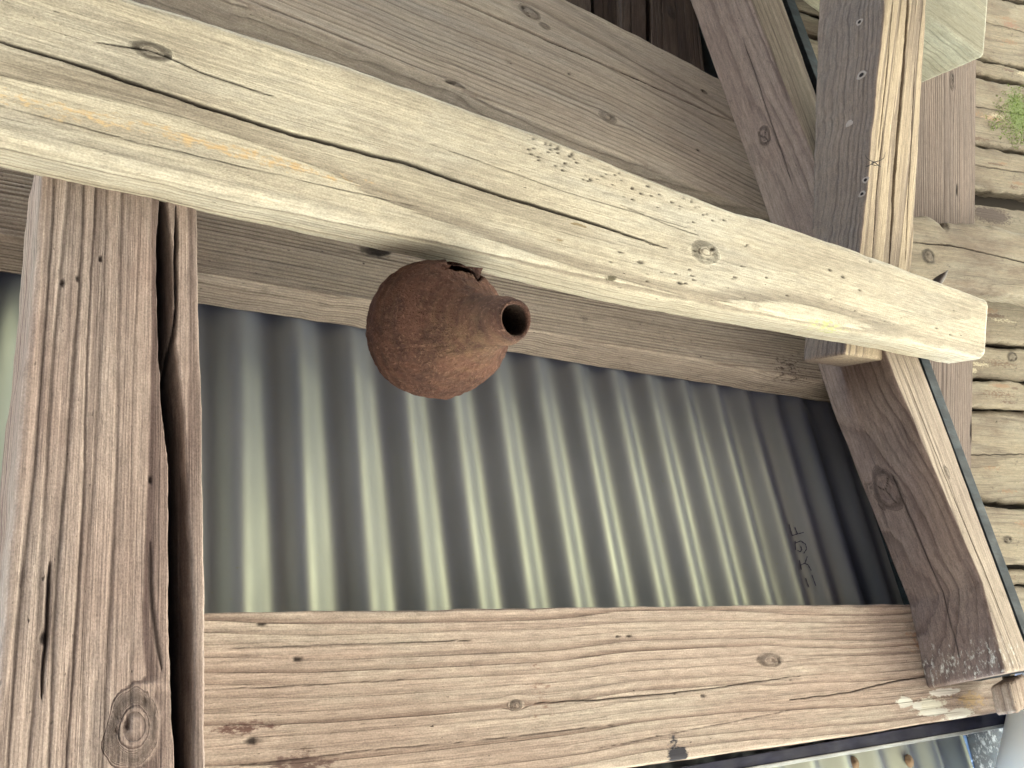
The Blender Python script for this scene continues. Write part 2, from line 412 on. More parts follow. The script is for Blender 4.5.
# rusty screws through the sheet at the eave
rust = G('rusty_steel'); c = rust.mix(rust.noise((400, 400, 400), 3), (.30, .22, .13), (.20, .13, .08)); rust.put(rust.b.inputs['Base Color'], c); rust.b.inputs['Roughness'].default_value = .8
def disc(name, centre, ax, r0, h, mat, parent=None, seg=20):
    ax = nrm(ax); a = nrm(np.cross(ax, (0.3, .9, .1))); b = np.cross(ax, a); vv = []; ff = []
    prof = [(0, h), (r0*.35, h*.98), (r0*.45, h*.55), (r0*.9, h*.45), (r0, 0.0)]
    for (rr_, hh) in prof[1:]:
        for k in range(seg):
            t = 2*math.pi*k/seg; vv.append(centre+a*rr_*math.cos(t)+b*rr_*math.sin(t)+ax*hh)
    vv.append(centre+ax*h)
    for j in range(len(prof)-2):
        for k in range(seg): ff.append((j*seg+k, j*seg+(k+1) % seg, (j+1)*seg+(k+1) % seg, (j+1)*seg+k))
    for k in range(seg): ff.append((len(vv)-1, (k+1) % seg, k))
    return link(name, vv, ff, mat, parent)
for (px, py) in ((854, 763), (909, 761)):
    p = sheet_local(px, py, .0003)
    disc('rusty_screw', p, (0, 0, -1), .006, .003, rust.m, roof)

# ------------------------------------------------------------------ wood materials
W_front = wood('weathered_beam_wood', (.48, .45, .365), (.30, .272, .215), (.11, .085, .068), 1.0, late_lo=.35, late_amt=.8, mott=.2, speck=.7, streak=.35, grey=(.42, .42, .38), grey_amt=.5, bump=1.0)
W_rafterL = wood('brown_rafter_wood', (.40, .33, .295), (.26, .185, .165), (.05, .031, .032), 2.3, dist=.5, mott=.22, late_lo=.35, late_amt=1.0, speck=.5, streak=.6, grey=(.34, .30, .28), grey_amt=.6, bump=1.5)
W_rafterR = wood('reddish_rafter_wood', (.19, .145, .133), (.125, .09, .083), (.042, .027, .026), 3.7, front=(.40, .35, .29), late_amt=.7, speck=.4, streak=.6, grey=(.24, .20, .18), grey_amt=.4, bump=1.3)  # sides coloured darker than the front, shade painted in
W_purlin = wood('grey_purlin_wood', (.31, .265, .225), (.20, .165, .14), (.06, .043, .038), 4.1, late_lo=.3, late_amt=.95, speck=.9, streak=.8, grey=(.30, .27, .24), grey_amt=.5, bump=1.6, dirt=.7)
W_bottom = wood('tan_board_wood', (.42, .35, .30), (.31, .24, .20), (.13, .085, .068), 5.9, mott=.2, late_lo=.3, late_amt=.95, speck=.8, streak=.6, grey=(.44, .40, .34), grey_amt=.6, bump=1.3)
W_upper = wood('grey_plank_wood', (.41, .365, .315), (.26, .22, .195), (.08, .057, .05), 6.6, late_amt=.7, speck=.9, streak=.5, grey=(.33, .31, .29), grey_amt=.6, bump=1.2)
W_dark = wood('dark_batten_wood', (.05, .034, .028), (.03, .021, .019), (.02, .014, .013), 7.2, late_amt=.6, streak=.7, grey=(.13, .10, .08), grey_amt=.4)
W_post = wood('split_post_wood', (.19, .15, .13), (.14, .108, .096), (.06, .045, .043), 8.4, front=(.38, .32, .235), front_amt=.95, late_amt=.6, speck=.4, streak=.5, grey=(.14, .125, .12), grey_amt=.5, bump=1.2)  # dark side and pale face are painted light and shade
W_green = wood('greenish_stub_wood', (.22, .213, .165), (.155, .15, .115), (.08, .07, .055), 9.1, late_amt=.4, speck=.5, streak=.3, grey=(.25, .26, .22), grey_amt=.6)
W_vert = wood('striped_plank_wood', (.155, .12, .105), (.10, .078, .07), (.045, .032, .03), 10.3, late_amt=.9, streak=.6, grey=(.15, .125, .11), grey_amt=.3, bump=1.6)
W_log = wood('waney_board_wood', (.165, .142, .105), (.095, .073, .055), (.035, .025, .02), 11.7, late_amt=.5, speck=.7, streak=.8, grey=(.20, .19, .155), grey_amt=.5, blotch=1.0, dirt=.9, late_lo=.35, bump=1.3)

PA = (N, WR); PB = (N, WP); PF = (UP, HB)
WHT = (.62, .63, .58)

# ------------------------------------------------------------------ front beam
rsd = random.Random(12)
timber('front_beam', W_front, PF,
       [(-60, 154), (0, 167), (200, 211), (400, 254), (484, 273), (600, 301), (764, 330), (850, 345), (950, 364)],
       [(-60, -72), (0, -49), (146, 0), (340, 60), (540, 132), (740, 212), (764, 217), (860, 250), (988, 298)],
       BT, 'long pale weathered beam crossing in front, with a dark crack and the clay nest under it', 'beam',
       deep_low=True, pith=(.03, -.30), rings=210, drift=.010, res=.00062, lres=.0022, rad=.008, wob=.0005, seed=1.0, chips=.003,
       cracks=[([(-60, 20), (0, 41), (100, 71), (200, 105), (300, 136), (400, 161), (500, 195), (600, 225), (668, 249)], .0014, .006, 1.2),
               ([(95, 42), (150, 50), (200, 72), (275, 97)], .0006, .0015),
               ([(0, 105), (150, 145), (300, 180), (420, 207)], .0004, .0008),
               ([(420, 140), (560, 190), (700, 232)], .0004, .0008),
               ([(620, 205), (668, 225), (700, 236)], .0004, .001)],
       knots=[(150, 51, .0045, 2.2, 1.0), (706, 252, .008, 1.6, .10)],
       stains=[(230, 150, .14, .008, (.47, .35, .20), .55), (830, 325, .05, .008, (.36, .42, .17), .55), (60, 110, .08, .008, (.50, .38, .22), .5),
               (612, 278, .008, .003, (.10, .09, .06), 1.0), (578, 225, .012, .002, (.2, .16, .1), .8), (560, 240, .006, .0015, (.2, .16, .1), .8)],
       dents=[(x_, 132+(x_-540)*.4+6+r_*26, .0005+.0004*((x_*7.3) % 1), 1.4, .8) for x_, r_ in [(rsd.uniform(525, 750), rsd.random()**1.5) for _ in range(75)]]
             +[(x_, 225+(x_-600)*.24+r_*70, .0005+.0006*((x_*3.7) % 1), 1.8, .65) for x_, r_ in [(rsd.uniform(600, 975), rsd.random()) for _ in range(45)]]
             +[(600+a, 150+b, .0009, 1.6, .8) for a, b in ((-55, -6), (-42, -2), (-30, 6), (-12, 2), (5, 12), (22, 18), (34, 24), (40, 30), (52, 28), (60, 38), (66, 34), (76, 44), (84, 46), (92, 52), (100, 50), (72, 52), (48, 36), (120, 60), (130, 66), (141, 64), (124, 70))]
             +[(634, 173, .0022, 2.5), (620, 252, .001, 3, .8), (640, 262, .0012, 3, .7), (680, 283, .0012, 2.5, .8), (830, 270, .0012, 2, .8), (843, 277, .0014, 2, .8), (860, 290, .001, 2, .7), (870, 262, .001, 2, .7)])

# ------------------------------------------------------------------ left rafter
timber('rafter', W_rafterL, PA,
       [(46, 120), (42, 175), (29, 320), (19, 430), (4, 600), (-14, 800), (-20, 860)],
       [(196, 120), (197, 205), (200, 350), (203, 500), (205, 620), (207, 768), (209, 860)],
       RT, 'wide brown rafter at the left with a long open split and a knot', 'rafter',
       pith=(.09, -.16), rings=135, drift=.006, res=.0006, lres=.002, rad=.003, wob=.0007, seed=2.0,
       cracks=[([(163, 190), (164, 240), (166, 330), (172, 400), (178, 470), (180, 560), (183, 700), (186, 860)], .0042, .03, .5),
               ([(176, 205), (176, 300), (172, 400)], .0010, .006),
               *[([(42-.0896*(y_-175)+(155+.105*(y_-175))*(f_+.012*math.sin(y_*.011+f_*40)), y_) for y_ in range(140, 860, 60)], w_, d_) for f_, w_, d_ in ((.09, .0010, .0006), (.17, .0013, .0006), (.27, .0012, .0007), (.36, .0008, .0007), (.42, .0009, .0004), (.53, .0011, .0005), (.63, .0008, .0003))],
               ([(50, 560), (47, 620), (44, 660), (42, 700)], .0009, .002), ([(150, 540), (151, 590), (156, 640), (163, 670)], .0012, .0009)],
       knots=[(134, 726, .0105, 1.5, .55)],
       dents=[(62, 283, .0016, 1.5), (77, 278, .0012, 1.5), (100, 259, .0012, 2), (44, 637, .002, 1.6), (150, 480, .0012, 2)])

# ------------------------------------------------------------------ right rafter
timber('rafter', W_rafterR, PA,
       [(688, -160), (750, 0), (817, 169), (895, 380), (981, 582), (1004, 672)],
       [(727, -160), (783, 0), (819, 102), (928, 380), (1024, 640), (1036, 667)],
       RT, 'slanting reddish brown rafter at the right, pale along its narrow face', 'rafter',
       pith=(.05, -.075), rings=150, drift=.007, res=.0007, lres=.0022, rad=.003, wob=.0006, seed=3.0, chips=.002,
       knots=[(960, 555, .005, 1.8, .7), (947, 472, .003, 2, .6)],
       cracks=[([(905, 375), (940, 465), (980, 560), (1012, 640)], .0006, .002)],
       sideknots=[(925, 470, .72, .014, 1.4, .8), (790, 110, .6, .008, 1.5, .4)],
       sidecracks=[(.45, .35, (817, 169), (760, 20), .0012), (.55, .5, (930, 460), (1000, 650), .0010)],
       stains=[(1006, 655, .03, .05, (.5, .5, .47), .42, 1)])
bpy.context.view_layer.update()

# ------------------------------------------------------------------ purlins
timber('purlin', W_purlin, PB, [(-60, 262), (200, 303), (400, 335), (830, 403), (868, 409)], [(-60, 90), (868, 292)], PT,
       'grey brown board with fine ridged grain running behind the clay nest', 'purlin', deep_low=True,
       pith=(.30, -.34), rings=430, drift=.004, res=.0008, lres=.0024, rad=.0022, wob=.0006, seed=4.0, chips=.003,
       stains=[(790, 370, .05, .03, (.05, .035, .03), .5), (380, 250, .012, .006, (.02, .015, .012), 1.2)],
       dents=[(372, 251, .005, 2.2)])
timber('purlin', W_bottom, PB,
       [(120, 838), (600, 771), (700, 757), (800, 743), (993, 713), (1008, 711)],
       [(120, 612), (205, 612), (500, 608), (900, 604), (992, 602)], PT,
       'broad tan board along the bottom, crossing under both rafters', 'purlin',
       pith=(.16, -.07), rings=150, drift=.014, res=.0007, lres=.0025, rad=.0022, wob=.0006, seed=5.0, chips=.003,
       cracks=[([(516, 704), (600, 700), (700, 690), (800, 676)], .0005, .0015), ([(790, 700), (850, 692), (900, 680), (935, 676)], .0006, .002),
               ([(205, 770), (350, 752), (500, 738), (640, 722)], .0003, .0008), ([(600, 748), (700, 728), (800, 708)], .0003, .0008),
               ([(205, 650), (330, 645), (480, 640)], .0004, .001), ([(205, 690), (300, 686), (420, 678)], .0003, .001)],
       knots=[(516, 705, .0032, 1.4, 1.0), (640, 560, .004, 2, .4), (770, 660, .005, 2.5, .3)],
       dents=[(262, 624, .0011, 1.6), (297, 659, .0016, 1.6), (251, 741, .0018, 2), (618, 636, .001, 2), (629, 636, .001, 2), (703, 696, .0015, 1.2), (790, 680, .001, 1), (705, 756, .001, 1)],
       stains=[(678, 757, .012, .010, (.03, .03, .04), 1.35), (672, 742, .009, .008, (.03, .03, .04), .62), (930, 706, .035, .010, (.60, .60, .52), .95), (958, 714, .03, .006, (.62, .62, .56), 1.3), (905, 702, .014, .006, WHT, 1.3), (918, 706, .010, .005, WHT, 1.4), (935, 712, .03, .004, WHT, 1.3),
               (970, 700, .04, .012, (.46, .34, .20), .7), (240, 728, .03, .006, (.12, .07, .06), .7), (540, 695, .02, .05, (.22, .15, .12), .45), (300, 765, .03, .012, (.12, .08, .07), .75), (925, 640, .07, .03, (.30, .19, .13), .5), (945, 692, .03, .004, (.7, .7, .66), 1.4)])
timber('end_block', W_bottom, (N, WR+.03), [(1010, 683), (1016, 711)], [(1025, 675), (1032, 704)], .02,
       'small tan block tucked under the foot of the right rafter', 'block', pith=(.02, -.03), rings=200, res=.001, rad=.002, seed=5.5)

# ------------------------------------------------------------------ upper plank and the dark battens above it
timber('plank', W_upper, PB,
       [(100, -58), (234, 0), (340, 41), (461, 90), (600, 147), (775, 219)],
       [(430, -72), (569, 0), (640, 36), (700, 68), (722, 80), (735, 88)], .045,
       'broad grey plank above the pale front beam, with a dark lengthwise split', 'plank',
       pith=(.10, -.11), rings=170, drift=.012, res=.0008, lres=.0024, rad=.0035, wob=.0009, seed=6.0,
       cracks=[([(400, -26), (457, 0), (550, 41), (640, 80), (711, 113), (735, 122)], .0018, .008, 1.3),
               ([(225, -10), (300, 20), (380, 52), (450, 80)], .0008, .003)],
       knots=[(529, 12, .007, 1.6, .7), (608, 117, .006, 1.6, .4), (704, 92, .003, 1.8, .9), (455, 86, .005, 2, .9), (545, 26, .004, 1.6, .7)],
       dents=[(698, 150, .0018, 1.5), (569, 74, .0015, 1.3), (645, 200, .001, 1)])
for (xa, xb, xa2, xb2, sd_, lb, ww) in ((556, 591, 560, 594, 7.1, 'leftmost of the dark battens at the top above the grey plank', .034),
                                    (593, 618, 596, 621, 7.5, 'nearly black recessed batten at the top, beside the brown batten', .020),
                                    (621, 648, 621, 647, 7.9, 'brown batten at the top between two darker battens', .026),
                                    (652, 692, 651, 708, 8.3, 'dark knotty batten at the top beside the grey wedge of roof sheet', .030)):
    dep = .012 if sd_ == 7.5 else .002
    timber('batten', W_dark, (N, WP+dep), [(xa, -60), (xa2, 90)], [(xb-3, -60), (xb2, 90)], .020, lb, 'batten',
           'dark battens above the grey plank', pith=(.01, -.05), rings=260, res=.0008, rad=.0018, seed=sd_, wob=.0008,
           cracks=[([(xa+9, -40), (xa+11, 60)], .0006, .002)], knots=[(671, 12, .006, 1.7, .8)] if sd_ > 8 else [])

# ------------------------------------------------------------------ post behind the front beam
post = timber('post', W_post, (UP, HB+BT+.002),
       [(891, -60), (884, 0), (871, 130), (859, 250), (845, 353)],
       [(931, -60), (927, 0), (920, 130), (912, 262), (891, 361)],
       .098, 'post with a dark side and pale split face, its foot behind the front beam', 'post',
       thick_end=.05, pith=(.02, -.09), rings=210, drift=.003, res=.00055, lres=.002, rad=.0022, wob=.0012, seed=8.0, chips=.004,
       cracks=[([(909, -60), (908, 0), (904, 60), (899, 120), (894, 180), (891, 235), (889, 270)], .0018, .012, 1.5),
               ([(893, 0), (885, 90), (878, 150)], .0006, .002), ([(884, 120), (876, 200), (872, 260)], .0006, .002), ([(915, 60), (911, 140), (905, 260)], .0005, .002)],
       )
# screw holes with pale rims on its dark side
rim = G('bruised_wood_rim'); c = rim.mix(rim.noise((500, 500, 500), 3), (.34, .30, .28), (.20, .17, .16)); rim.put(rim.b.inputs['Base Color'], c); rim.b.inputs['Roughness'].default_value = .9
hol = G('dark_hole'); hol.b.inputs['Base Color'].default_value = (.01, .008, .01, 1); hol.b.inputs['Roughness'].default_value = 1
SC.view_layers[0].update()
from mathutils.bvhtree import BVHTree
def surf_hit(o, px, py):
    mi = o.matrix_world.inverted(); ro = mi @ Vector(CAM.tolist()); rd = (mi.to_3x3() @ Vector(ray(px, py).tolist())).normalized()
    ok, l_, nn, _ = o.ray_cast(ro, rd)
    return (np.array(l_), np.array(nn)) if ok else None
def ringhole(o, px, py, r0, hole=True):
    h_ = surf_hit(o, px, py)
    if not h_: return
    c_, nn = h_; ax = nrm(nn); a = nrm(np.cross(ax, (0, 0.2, 1.0))); b = np.cross(ax, a); vv = []; ff = []; seg = 22
    prof = [(r0*1.0, 0.0), (r0*.85, .0006), (r0*.6, .0005), (r0*.42, -.0002)] if hole else [(r0, 0), (r0*.7, .0006), (r0*.1, .0008)]
    for rr_, hh in prof:
        for k in range(seg):
            t = 2*math.pi*k/seg; jj = 1+.09*math.sin(3*t+px)+.05*math.sin(7*t+py)
            vv.append(c_+a*rr_*jj*math.cos(t)+b*rr_*jj*math.sin(t)*1.15+ax*hh)
    for j in range(len(prof)-1):
        for k in range(seg): ff.append((j*seg+k, j*seg+(k+1) % seg, (j+1)*seg+(k+1) % seg, (j+1)*seg+k))
    if not hole: ff.append(tuple((len(prof)-1)*seg+k for k in range(seg)))
    rn = link('screw_hole' if hole else 'filled_hole', vv, ff, rim.m, o)
    if hole:
        vv = [c_+a*r0*.46*math.cos(2*math.pi*k/14)+b*r0*.5*math.sin(2*math.pi*k/14)+ax*.0003 for k in range(14)]
        link('hole', vv, [tuple(range(14))], hol.m, rn)
for (px, py, r0, hh) in ((859.5, 22, .0042, True), (861.5, 75, .0055, True), (849.5, 123.5, .0042, False), (865.5, 180, .0038, True), (862, 194, .0038, True)):
    ringhole(post, px, py, r0, hh)

# unseen beam added just above the picture to shade the upper right corner
tag(timber('added_shade_beam', W_upper, (UP, .46), [(660, -42), (1150, -42)], [(660, -460), (1150, -460)], .04, res=.004), kind='structure')

# ------------------------------------------------------------------ stub beam, striped plank, waney boards
timber('stub_beam', W_green, (UP, .665), [(846, -52), (984, 57)], [(858, -152), (991, -46)], .10,
       'sawn end of a thick greenish grey beam beside the split post', 'beam', pith=(.05, -.2), rings=160, res=.0012, rad=.006, wob=.001, seed=9.0,
       dents=[])
timber('upright_board', W_vert, (UP, .775), [(903, 20), (900, 230), (894, 540)], [(977, 20), (975, 222), (971, 540)], .03,
       'dark striped board standing between the split post and the waney boards', 'board', pith=(.02, -.02), rings=230, drift=.003, res=.0009, rad=.002, wob=.0008, seed=10.0,
       knots=[(952, 80, .006, 2.5, .9)], dents=[(957, 190, .003, 2.5), (972, 432, .006, 3)])
timber('half_log', W_log, (UP, .735), [(868, 282), (912, 279), (960, 287), (1024, 298), (1110, 310)],
       [(868, 212), (912, 215), (930, 214), (940, 218), (945, 225), (950, 220), (975, 222), (1024, 232), (1110, 246)], .04,
       'pale split log lying across in front of the dark striped board', 'log', pith=(.0, -.12), rings=170, drift=.02, res=.0009, rad=.012, wob=.002, seed=11.0,
       cracks=[([(905, 242), (950, 245), (985, 253), (1024, 262), (1090, 270)], .0011, .004, 2)],
       knots=[(929, 256, .009, 1.4, .9)])
BW = bpy.data.objects.new('board_wall', None); COL.objects.link(BW)
BW.location = hit(980, 300, (UP, .85)).tolist()
tag(BW, 'rough wall of waney boards with a patch of green moss at the right edge', 'wall')
lines = [  # (y at x=740, 860, 1000, 1110) upper edge ; lower edge
    ((-120, -90, -62, -40), (-70, -40, -6, 18)),
    ((-66, -36, -1, 24), (-10, 26, 61, 84)),
    ((-6, 30, 65, 88), (12, 47, 78, 98)),
    ((15, 50, 81, 101), (98, 122, 147, 165)),
    ((101, 125, 150, 168), (150, 172, 192, 206)),
    ((160, 184, 208, 222), (250, 260, 292, 300)),
    ((262, 282, 299, 309), (322, 335, 343, 350)),
    ((326, 339, 347, 354), (362, 372, 380, 385)),
    ((366, 375, 382, 388), (394, 402, 407, 411)),
    ((398, 405, 411, 414), (480, 490, 503, 512)),
    ((484, 494, 507, 516), (556, 560, 564, 568)),
    ((560, 565, 569, 572), (578, 580, 584, 586)),
    ((583, 585, 588, 590), (668, 672, 676, 680)),
    ((672, 676, 680, 684), (760, 764, 770, 775))]
XS = (740, 860, 1000, 1110)
rs = random.Random(3)
for i, (t_, b_) in enumerate(lines):
    st_ = []
    if i == 3: st_ = [(1018, 114, .055, .06, (.10, .14, .05), .9), (992, 118, .07, .01, (.25, .18, .12), .6)]
    if i == 5: st_ = [(990, 215, .09, .02, (.05, .035, .03), 1.0)]
    if i in (7, 8, 11): st_ = [(1000, (t_[2]+b_[2])/2, .09, .012, (.09, .06, .04), .6)]
    if i == 1: st_ = [(1010, 25, .05, .012, (.15, .09, .065), .7), (1000, 44, .03, .01, (.17, .12, .08), .5)]
    for k in range(4):
        xx_ = rs.uniform(960, 1060); f_ = rs.uniform(.1, .9); st_.append((xx_, t_[2]*f_+b_[2]*(1-f_), rs.uniform(.02, .07), rs.uniform(.003, .010), rs.choice([(.08, .055, .04), (.15, .10, .065), (.30, .27, .2)]), rs.uniform(.5, .85)))
    ob = timber('board', W_log, (UP, .82+rs.uniform(0, .014)), list(zip(XS, b_)), list(zip(XS, t_)), .03, parent=None,
           pith=(rs.uniform(-.05, .05), -rs.uniform(.03, .2)), rings=rs.choice((110, 150, 190)), drift=.02, res=.0011, lres=.003, rad=.005+.004*(i % 3 == 0), wob=.0022, chips=.008, seed=12.0+i*1.7,
           cracks=[([(760, t_[0]*.5+b_[0]*.5), (900, t_[1]*.4+b_[1]*.6), (1090, t_[3]*.6+b_[3]*.4)], .0008, .003, 3)] if i in (1, 3, 4, 9, 12) else [],
           knots=[(1012, 357, .009, 1.6, .9)] if i == 7 else ([(1008, 540, .006, 2, .8)] if i == 10 else []), stains=st_)
    M_ = ob.matrix_basis.copy(); ob.parent = BW; ob.matrix_basis = Matrix.Translation(-Vector(BW.location)) @ M_
# dark backing behind the boards
g = G('dark_backing'); g.put(g.b.inputs['Base Color'], g.mix(g.noise((8, 30, 30)), (.03, .024, .02), (.05, .04, .03))); g.b.inputs['Roughness'].default_value = .95
c4 = [hit(x_, y_, (UP, .875)) for x_, y_ in ((725, -140), (1120, -60), (1120, 790), (725, 770))]
vv = [p-np.array(BW.location) for p in c4]+[p+np.array([0, 0, .02])-np.array(BW.location) for p in c4]
link('backing', vv, [(0, 1, 2, 3), (7, 6, 5, 4), (0, 4, 5, 1), (1, 5, 6, 2), (2, 6, 7, 3), (3, 7, 4, 0)], g.m, BW, False)

# ------------------------------------------------------------------ metal trim
def metal(name, colr, rough, met=.0, white=0.0):
    g = G(name); c = g.mix(g.rng(g.noise((20, 90, 90), 5, .7), .4, .7), colr, tuple(min(1, v*1.7+.01) for v in colr))
    if white: c = g.mix(g.rng(g.noise((90, 90, 90), 6, .75, (3, 1, 2)), .50, .60, 0, white), c, (.62, .66, .68))
    g.put(g.b.inputs['Base Color'], c); g.b.inputs['Metallic'].default_value = met; g.put(g.b.inputs['Roughness'], g.rng(g.noise((40, 40, 40)), .3, .7, rough-.08, rough+.1))
    g.put(g.b.inputs['Normal'], g.bump(g.noise((300, 300, 300), 3), .0001))
    return g.m
M_teal = metal('teal_trim_paint', (.006, .014, .022), .8)
M_navy = metal('navy_trim_paint', (.006, .009, .03), .75)
M_lip = metal('grey_lip_metal', (.22, .24, .25), .5, .3)
M_plate = metal('flaking_plate_paint', (.05, .07, .09), .6, 0, .95)
def bar(name, mat, pl, quad, thick, label=None, cat=None, parent=None):
    P = [hit(*q_, pl) for q_ in quad]; n = pl[0]; vv = P+[p+n*thick for p in P]
    o = link(name, vv, [(0, 1, 2, 3), (7, 6, 5, 4), (0, 4, 5, 1), (1, 5, 6, 2), (2, 6, 7, 3), (3, 7, 4, 0)], mat, parent, False)
    bv = o.modifiers.new('edge', 'BEVEL'); bv.width = .0008; bv.segments = 2
    if label: tag(o, label, cat)
    return o
bar('edge_trim', M_teal, (N, WR+.004), [(764, -45), (781, -45), (1036, 610), (1060, 700), (1037, 700), (1026, 650)], .07) if False else None
bar('edge_trim', M_teal, (N, WR+.012), [(727, -160), (735, -160), (1045, 668), (1036, 668)], .125,
    'thin dark teal metal strip along the outer side of the right rafter', 'trim')
fl = bar('drip_flashing', M_navy, (N, WP+.028), [(560, 788), (784, 752), (1020, 709), (1022, 722)][:2]+[(1016, 711), (1017, 722)][0:0]+[(1016, 711), (1017, 722), (784, 761), (560, 799)][0:2]+[(784, 761), (560, 799)][1:] if False else [(560, 788), (1016, 709), (1017, 722), (560, 799)], .02,
         'dark blue metal flashing along the lower edge of the bottom board', 'flashing')
bar('lip', M_lip, (N, WP+.026), [(560, 799), (1017, 722), (1018, 725.5), (560, 804)], .004, parent=fl)
bar('corner_plate', M_plate, (N, WP+.05), [(966, 735), (1016, 724), (1012, 800), (984, 800)], .006,
    'dark metal corner plate speckled with flaking white paint at the bottom right', 'plate')
# pale plastic pipe at the corner
g = G('pale_blue_plastic'); g.put(g.b.inputs['Base Color'], g.mix(g.noise((30, 30, 30), 4), (.72, .80, .88), (.80, .85, .90))); g.b.inputs['Roughness'].default_value = .35
ns_, nl_ = 24, 32
pa = hit(1078, 640, (N, WR+.06)); pb = hit(1044, 860, (N, WR+.06)); ax = nrm(pb-pa); a = nrm(np.cross(ax, N)); b = np.cross(ax, a)
V = np.array([[pa+(pb-pa)*k/(ns_-1)+(a*math.cos(t)+b*math.sin(t))*.052 for t in np.linspace(0, 2*math.pi, nl_, endpoint=False)] for k in range(ns_)])
tag(grid_mesh('downpipe', V, True, True, g.m), 'pale blue plastic pipe cut off by the bottom right corner', 'pipe')

# ------------------------------------------------------------------ the nest
g = G('mud_nest_shell')
d = g.attr('arc').outputs['Fac']
n1 = g.noise((60, 60, 60), 5, .65); n2_ = g.noise((420, 420, 420), 3, .7); n3 = g.noise((1100, 1100, 1100), 2, .6)
c = g.mix(g.rng(n1, .35, .65), (.115, .058, .044), (.06, .032, .027))
wv = g.math('SINE', g.math('ADD', g.math('MULTIPLY', d, 620), g.math('MULTIPLY', n1, 9)))
c = g.mix(g.math('MULTIPLY', g.rng(wv, .1, 1), g.rng(g.noise((40, 40, 40), 3, .5, (7, 7, 7)), .4, .65, .0, .16)), c, (.24, .15, .09))
c = g.mix(g.math('MULTIPLY', g.rng(n2_, .5, .72), .55), c, (.25, .15, .11))
c = g.mix(g.math('MULTIPLY', g.rng(n3, .55, .7), .5), c, (.06, .03, .025))
c = g.mix(g.attr('ins').outputs['Fac'], c, (.022, .014, .012))  # spout interior painted near-black in place of the shade inside the hole
c = g.mix(g.math('MULTIPLY', g.attr('och').outputs['Fac'], g.rng(g.noise((130, 130, 130), 4, .7, (2, 2, 2)), .4, .62, .05, .4)), c, (.27, .19, .11))
g.put(g.b.inputs['Base Color'], c); g.b.inputs['Roughness'].default_value = .9; g.b.inputs['Specular IOR Level'].default_value = .2
nb = g.bump(wv, .00012); nb = g.bump(n2_, .0030, nb); nb = g.bump(n3, .0011, nb)
g.put(g.b.inputs['Normal'], nb)
zB = .640
Bc = CAM+ray(438, 330)*(zB/FPX); RB = 68.5*zB/FPX
tip = CAM+ray(514, 320)*((zB-.070)/FPX)
axs = nrm(tip-Bc); Lt = np.linalg.norm(tip-Bc); e1 = nrm(np.cross(axs, UP)); e2 = np.cross(axs, e1)
prof = []
for a_ in np.linspace(-math.pi/2, math.radians(38), 150): prof.append((RB*math.sin(a_), RB*math.cos(a_)))
s0, r0 = prof[-1]; rn_ = .0146; s1 = Lt-.007
slope0 = -math.tan(math.radians(38))
for t in np.linspace(0, 1, 50)[1:]:   # hermite to the neck
    h00 = 2*t**3-3*t**2+1; h10 = t**3-2*t**2+t; h01 = -2*t**3+3*t**2; h11 = t**3-t**2
    prof.append((s0+(s1-s0)*t, h00*r0+h10*(s1-s0)*-1.25+h01*rn_+h11*(s1-s0)*-.12))
for t in np.linspace(0, 1, 18)[1:]: prof.append((s1+(Lt-s1)*t, rn_-.0034*t+.0010*max(0, t-.8)*5))
rt_ = prof[-1][1]
for (ds, dr) in ((.0008, -.0006), (.0006, -.0014), (-.001, -.0020), (-.010, -.0022), (-.022, -.0022), (-.034, -.001)): prof.append((Lt+ds, rt_+dr))
nq = 340; prof = np.array(prof); th = np.linspace(0, 2*math.pi, nq, endpoint=False)
Sx, TH = np.meshgrid(np.arange(len(prof)), th, indexing='ij')
sv = prof[:, 0][:, None]; rv_ = np.maximum(prof[:, 1], 1e-4)[:, None]
P3 = Bc+axs*sv[..., None]+(e1*np.cos(TH)[..., None]+e2*np.sin(TH)[..., None])*rv_[..., None]
rel = P3-Bc; dirn = rel/np.maximum(np.linalg.norm(rel, axis=-1, keepdims=True), 1e-6)
outr = np.clip((sv-Lt+.03)/.03, 0, 1)*0+1
lump = .0022*fbm(rel[..., 0]*26, rel[..., 1]*26+rel[..., 2]*20, 11.0, 2)+.0009*fbm(rel[..., 0]*420+rel[..., 2]*300, rel[..., 1]*420, 5.0, 3)+.0016*fbm(rel[..., 0]*55+rel[..., 2]*30, rel[..., 1]*55+rel[..., 2]*40, 3.0, 4)+.00045*np.sin((sv*0+np.linalg.norm(P3-tip, axis=-1))*560+3*fbm(rel[..., 0]*30, rel[..., 1]*30, 8.0, 2))
inner = (np.arange(len(prof)) >= len(prof)-5)[:, None]
P3 = P3+dirn*(lump*np.where(inner, 0, 1)*np.where(sv > s1, .45, 1))[..., None]
# the lip is uneven
P3 = P3+axs*(.0006*np.sin(TH*2+1)*np.clip((sv-s1)/(Lt-s1), 0, 1))[..., None]
